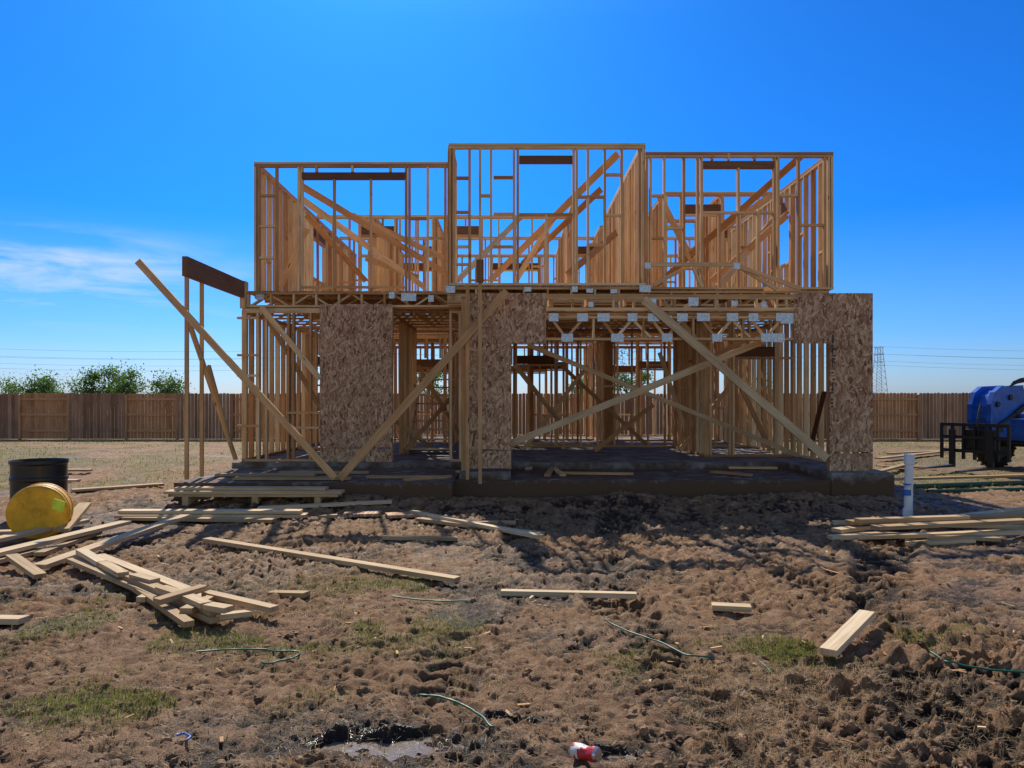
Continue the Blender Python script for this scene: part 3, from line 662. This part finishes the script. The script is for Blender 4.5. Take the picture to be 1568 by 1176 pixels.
# ------------------------------------------------------------------ drums
dr=empty('yellow_drum'); mb=MB()
c0=G(53,826); c0.z=h1(c0.x,c0.y)
dirv=Vector((-.35,.93,0)).normalized(); R=.315; cen=Vector((c0.x,c0.y+.05,c0.z+R-.03))
mb.cyl(cen,cen+dirv*.32,R,R,48); mb.cyl(cen-dirv*.018,cen,R*.93,R*.98,48); mb.cyl(cen-dirv*.03,cen-dirv*.0,.05,.05,20)
mb.cyl(cen+dirv*.06,cen+dirv*.09,R*1.025,R*1.025,48); mb.cyl(cen+dirv*.25,cen+dirv*.28,R*1.025,R*1.025,48)
for k in range(2): 
    a=k*2.2+.4; q=Vector((math.cos(a)*.93*.19,math.cos(a)*.35*.19,math.sin(a)*.19)); mb.cyl(cen+q-dirv*.035,cen+q,.028,.028,14)
mb.obj('drum_body',[M_YEL],dr,bevel=.006)
mb=MB(); p=cen+Vector((.27,-.06,.1)); mb.board(p+Vector((-.06,0,.02)),p+Vector((.07,0,-.02)),.004,.12,Y); mb.obj('tag',[M_NEON],dr)
dr=empty('black_drum'); mb=MB(); p=G(53,795); q=Vector((p.x,p.y+.1,h1(p.x,p.y)-.05)); R=.335
prof=[(0,R*.97),(.03,R),(.26,R),(.28,R*1.035),(.31,R*1.035),(.33,R),(.58,R),(.60,R*1.035),(.63,R*1.035),(.65,R),(.80,R),(.82,R*1.05),(.86,R*1.05)]
for (a,r0),(c,r1) in zip(prof,prof[1:]): mb.cyl(q+Z*a,q+Z*c,r0,r1,40,cap=False)
mb.cyl(q+Z*.86,q+Z*.80,R*1.05,R*.93,40,cap=False); mb.cyl(q+Z*.79,q+Z*.80,R*.94,R*.94,40)
mb.obj('drum_body',[M_BPL],dr)
pe=empty('pvc_vent_pipe'); mb=MB(); p=G(1390,783); mb.cyl(p-Z*.2,p+Vector((.02,0,.74)),.055,n=28); mb.cyl(p+Vector((.02,0,.70)),p+Vector((.022,0,.83)),.066,n=28); mb.cyl(p-Z*.02,p+Z*.10,.064,n=28)
mb.obj('pipe',[M_WHITE],pe,bevel=.004); mb=MB(); mb.cyl(p+Z*.28,p+Z*.36,.0575,n=28); mb.cyl(p+Z*.42,p+Z*.44,.0575,n=28); mb.obj('tape',[M_TAPE],pe)
mb=MB()
for (u0,v0,u1,v1,r) in ((1395,745,1600,738,.045),(1420,752,1600,748,.03)): mb.cyl(G(u0,v0,r),G(u1,v1,r),r,n=16)
mb.obj('drain_pipes',[M_GPIPE])
# ------------------------------------------------------------------ soda can, straps
can=empty('crushed_soda_can'); p=G(897,1152,.035); ax=Vector((.62,-.55,.12)).normalized()
mb=MB(); 
def canpart(a0,a1,r0,r1,mat):
    n=28; b=len(mb.v); e1=ax.orthogonal().normalized(); e2=ax.cross(e1)
    for q in range(2):
        for i in range(n):
            t=2*math.pi*i/n; r=(r0,r1)[q]; s=(a0,a1)[q]; dent=1-.28*math.exp(-((s-.01)/.025)**2)*(.5+.5*math.cos(t-1.2))+.03*math.sin(5*t+s*60)
            mb.v.append(p+ax*s+(e1*math.cos(t)+e2*math.sin(t))*r*dent)
    for i in range(n):
        j=(i+1)%n; mb.f.append([b+i,b+j,b+n+j,b+n+i]); mb.uv+=[(0,0)]*4; mb.t.append(.5); mb.m.append(mat(i) if callable(mat) else mat)
cp=[(-.075,.024),(-.062,.034)]+[(-.062+.012*i,.034) for i in range(1,11)]+[(.07,.027)]
for i,((a,r0),(c,r1)) in enumerate(zip(cp,cp[1:])):
    canpart(a,c,r0,r1,2 if i in(0,len(cp)-2) else (lambda k,i=i: 1 if (abs(((k+i*2)%28)-12)<4 or i in (3,)) else 0))
mb.cyl(p+ax*.069,p+ax*.07,.026,n=20,mat=2); mb.cyl(p-ax*.075,p-ax*.074,.023,n=20,mat=2)
mb.obj('can_body',[M_RED,M_CANW,M_ALU],can)
def strap(pts,r=.006,mat=M_GREEN,name='green_strap'):
    cu=bpy.data.curves.new(name,'CURVE'); cu.dimensions='3D'; cu.bevel_depth=r; cu.bevel_resolution=2
    s=cu.splines.new('NURBS'); P=[]
    for (u,v),(u2,v2) in zip(pts,pts[1:]):
        for k in range(4): t=k/4; P.append(G(u+(u2-u)*t,v+(v2-v)*t,.018+.008*random.random()))
    P.append(G(*pts[-1],.02)); s.points.add(len(P)-1)
    for q,w in zip(s.points,P): q.co=(*w,1)
    s.use_endpoint_u=True; s.order_u=4; cu.materials.append(mat); o=bpy.data.objects.new(name,cu); scene.collection.objects.link(o)
strap([(643,1064),(672,1066),(700,1075),(730,1090),(757,1112)],.006)
strap([(300,998),(350,994),(410,994),(462,998),(440,1010),(400,1014)],.0055); strap([(600,913),(650,919),(720,917)],.0055)
strap([(925,950),(965,968),(1010,982),(1050,1003),(1090,1006)],.0055); strap([(1425,998),(1470,1018),(1520,1026),(1580,1030)],.006)
strap([(1160,1010),(1175,1022),(1180,1030)],.004)
strap([(270,1126),(282,1122),(292,1128),(286,1134)],.006,M_TAPE,'blue_plastic_scrap')
# ------------------------------------------------------------------ telehandler
th=empty('blue_telehandler',(13.4,18.3,0)); th.rotation_euler=(0,0,math.atan2(-.45,-.9))
def part(name,mat,fn_,bevel=.02,dx=0):
    m=MB(); fn_(m)
    if dx: m.v=[v+Vector((dx,0,0)) for v in m.v]
    return m.obj(name,[mat],th,bevel=bevel)
def bx(m,x0,x1,y0,y1,z0,z1): m.prism([(x0,y0,z0),(x1,y0,z0),(x1,y1,z0),(x0,y1,z0)],(0,0,z1-z0))
part('chassis',M_BLUE,lambda m:(bx(m,-2.2,1.7,-.55,.55,.65,1.15),bx(m,-2.3,-1.3,-.9,.9,.75,1.5)))
part('engine_cover',M_BLUE,lambda m:m.prism([(-1.2,-.95,.8),(.5,-.95,.8),(.5,-.95,1.25),(-.2,-.95,1.5),(-1.2,-.95,1.5)],(0,.5,0)))
def boom(m):
    m.prism([(-2.1,-.17,1.75),(2.75,-.17,1.44),(2.75,-.17,1.80),(-2.1,-.17,2.16)],(0,.34,0))
    m.prism([(-1.8,-.22,1.70),(1.5,-.22,1.46),(1.5,-.22,1.95),(-1.8,-.22,2.2)],(0,.44,0))
def head(m):
    for y_ in (-.26,.16): m.prism([(2.5,y_,1.38),(2.95,y_,1.25),(3.1,y_,.80),(3.35,y_,.72),(3.58,y_,.80),(3.68,y_,1.15),(3.66,y_,1.50),(3.54,y_,1.76),(3.3,y_,1.89),(2.5,y_,1.92)],(0,.10,0))
    m.prism([(2.5,-.16,1.45),(3.05,-.16,1.30),(3.22,-.16,.9),(3.52,-.16,.9),(3.60,-.16,1.2),(3.58,-.16,1.46),(3.45,-.16,1.68),(3.2,-.16,1.80),(2.5,-.16,1.83)],(0,.32,0))
part('boom',M_BLUE,boom,.03); part('boom_head',M_BLUE,head,.02)
def pins(m):
    for x_,z_ in ((2.35,.95),(2.45,1.5),(2.0,1.65)): m.cyl((x_,-.30,z_),(x_,.30,z_),.06,n=20)
    m.board((1.85,.30,1.30),(2.5,.30,1.02),.03,.07,Y); m.board((1.4,.30,1.5),(1.85,.30,1.30),.05,.10,Y)
    for k in range(3): # hydraulic hoses
        a=[Vector((2.0-1.0*t,.27+.03*k,1.9+.10*math.sin(3.1*t)+.04*k)) for t in (0,.25,.5,.75,1)]
        for p0,p1 in zip(a,a[1:]): m.cyl(p0,p1,.02,n=8)
    a=[Vector((2.75+.12*math.sin(3.14*t),.1,1.5-.8*t)) for t in (0,.2,.4,.6,.8,1)]
    for p0,p1 in zip(a,a[1:]): m.cyl(p0,p1,.022,n=8)
part('pins_hoses_and_tilt_cylinder',M_BLACK,pins,0,1.0)
def fend(m):
    for y_ in (.72,-1.17):
        m.prism([(1.25,y_,1.1),(1.4,y_,1.32),(2.2,y_,1.36),(2.5,y_,1.24),(2.72,y_,.98),(2.66,y_,.96),(2.46,y_,1.18),(2.2,y_,1.29),(1.45,y_,1.26),(1.32,y_,1.08)],(0,.45,0))
part('mudguards',M_BLACK,fend,.005,-.45)
def cab(m):
    for x_,y_ in ((-.9,.35),(-.9,1.0),(.8,.35),(.8,1.0)): bx(m,x_-.04,x_+.04,y_-.04,y_+.04,1.1,2.25)
    bx(m,-1.0,.9,.3,1.05,2.25,2.33); bx(m,-1.0,.9,.3,1.05,.8,1.2)
part('cab_frame',M_BLACK,cab)
part('lamps',M_CANW,lambda m:(m.cyl((3.2,-.32,1.62),(3.28,-.32,1.62),.06,n=16),m.board((3.0,-.268,1.6),(3.4,-.268,1.6),.004,.05,Y)),0)
def carr(m):
    for z in (.45,.75,1.02): bx(m,2.78,2.86,-.75,.75,z,z+.07)
    for y_ in (-.75,-.5,-.25,0,.25,.5,.72): bx(m,2.79,2.85,y_-.02,y_+.03,.3,1.09)
    bx(m,2.5,2.8,-.3,.3,.5,.95)
    for y_ in (-.45,.4): bx(m,2.87,2.93,y_-.06,y_+.06,.16,.95); m.prism([(2.87,y_-.06,.12),(4.0,y_-.06,.12),(4.0,y_-.06,.14),(2.93,y_-.06,.18),(2.87,y_-.06,.18)],(0,.12,0))
part('fork_carriage',M_BLACK,carr,.008,1.0)
def wheels(m):
    for x_ in (1.55,-1.6):
        for y_ in (-1.15,.75):
            prof=[(0,.40),(.03,.56),(.08,.6),(.32,.6),(.37,.56),(.4,.40)]
            for (a,r0),(c,r1) in zip(prof,prof[1:]): m.cyl((x_,y_+a,.6),(x_,y_+c,.6),r0,r1,36,cap=False)
            for k in range(22):
                a=2*math.pi*k/22; p_=Vector((x_+math.cos(a)*.61,y_+.04,.6+math.sin(a)*.61)); a2=a+.12; q_=Vector((x_+math.cos(a2)*.61,y_+.2,.6+math.sin(a2)*.61)); m.board(p_,q_,.05,.05)
                p_=Vector((x_+math.cos(a)*.61,y_+.36,.6+math.sin(a)*.61)); m.board(p_,q_,.05,.05)
part('tyres',M_RUB,wheels,0)
def hubs(m):
    for x_ in (1.55,-1.6):
        for y_ in (-1.12,.78): m.cyl((x_,y_,.6),(x_,y_+.34,.6),.40,.40,24); m.cyl((x_,y_-.05,.6),(x_,y_+.39,.6),.12,.12,16)
    m.cyl((1.55,-1,.6),(1.55,1,.6),.1); m.cyl((-1.6,-1,.6),(-1.6,1,.6),.1)
part('hubs_and_axles',M_BLACK,hubs,.01)
# ------------------------------------------------------------------ world, sun, camera
SE=math.radians(43); AZ=math.radians(-12)   # azimuth measured from +Y toward +X
w=bpy.data.worlds.new('World'); scene.world=w; w.use_nodes=True; nt=w.node_tree
bg=nt.nodes['Background']; sky=nt.nodes.new('ShaderNodeTexSky'); sky.sky_type='NISHITA'; sky.sun_disc=False
sky.sun_elevation=SE; sky.sun_rotation=AZ; sky.air_density=1.0; sky.dust_density=.9; sky.ozone_density=2.5; sky.altitude=0
tc=nt.nodes.new('ShaderNodeTexCoord'); sep=nt.nodes.new('ShaderNodeSeparateXYZ'); L(nt,tc.outputs['Generated'],sep.inputs[0])
tint=ramp(nt,sep.outputs[2],[(0,(.44,.60,.98)),(.08,(.20,.48,.96)),(.22,(.04,.36,.94)),(.44,(.045,.34,.88)),(.6,(.12,.42,.9)),(1,(.4,.6,.9))]).outputs[0]
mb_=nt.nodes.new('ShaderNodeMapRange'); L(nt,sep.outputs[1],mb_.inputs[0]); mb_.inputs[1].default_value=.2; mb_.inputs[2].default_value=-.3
tint=mix(nt,mb_.outputs[0],tint,(.85,.82,.80))  # sky behind the camera made neutral and stronger, added as fill light
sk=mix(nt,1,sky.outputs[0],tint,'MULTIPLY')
cn=noise(nt,mapping(nt,tc.outputs['Generated'],(5,5,32)),1.0,6,.6,.4)
cr=ramp(nt,cn,[(.44,(0,0,0)),(.66,(.9,.9,.9))]).outputs[0]
mz=ramp(nt,sep.outputs[2],[(.07,(0,0,0)),(.11,(1,1,1)),(.155,(1,1,1)),(.20,(0,0,0))]).outputs[0]
mxn=nt.nodes.new('ShaderNodeMapRange'); L(nt,sep.outputs[0],mxn.inputs[0]); mxn.inputs[1].default_value=-.28; mxn.inputs[2].default_value=-.46; 
m1=mix(nt,1,cr,mz,'MULTIPLY'); m2=mix(nt,1,m1,mxn.outputs[0],'MULTIPLY')
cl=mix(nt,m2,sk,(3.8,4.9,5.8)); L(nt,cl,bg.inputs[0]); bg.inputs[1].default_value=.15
su=bpy.data.lights.new('sun','SUN'); su.energy=5; su.angle=math.radians(.5); su.color=(1,.92,.78)
so=bpy.data.objects.new('sun',su); scene.collection.objects.link(so)
dirS=Vector((math.sin(AZ)*math.cos(SE),math.cos(AZ)*math.cos(SE),math.sin(SE)))
so.rotation_euler=dirS.to_track_quat('Z','Y').to_euler()
cam=bpy.data.cameras.new('camera'); co_=bpy.data.objects.new('camera',cam); scene.collection.objects.link(co_)
co_.location=(0,0,CH); co_.rotation_euler=(math.radians(90),0,0); cam.lens=36*F/1568; cam.sensor_width=36; cam.shift_y=24/1568; cam.clip_end=6000; cam.clip_start=.05
scene.camera=co_
scene.view_settings.view_transform='Standard'; scene.view_settings.look='None'; scene.view_settings.exposure=0
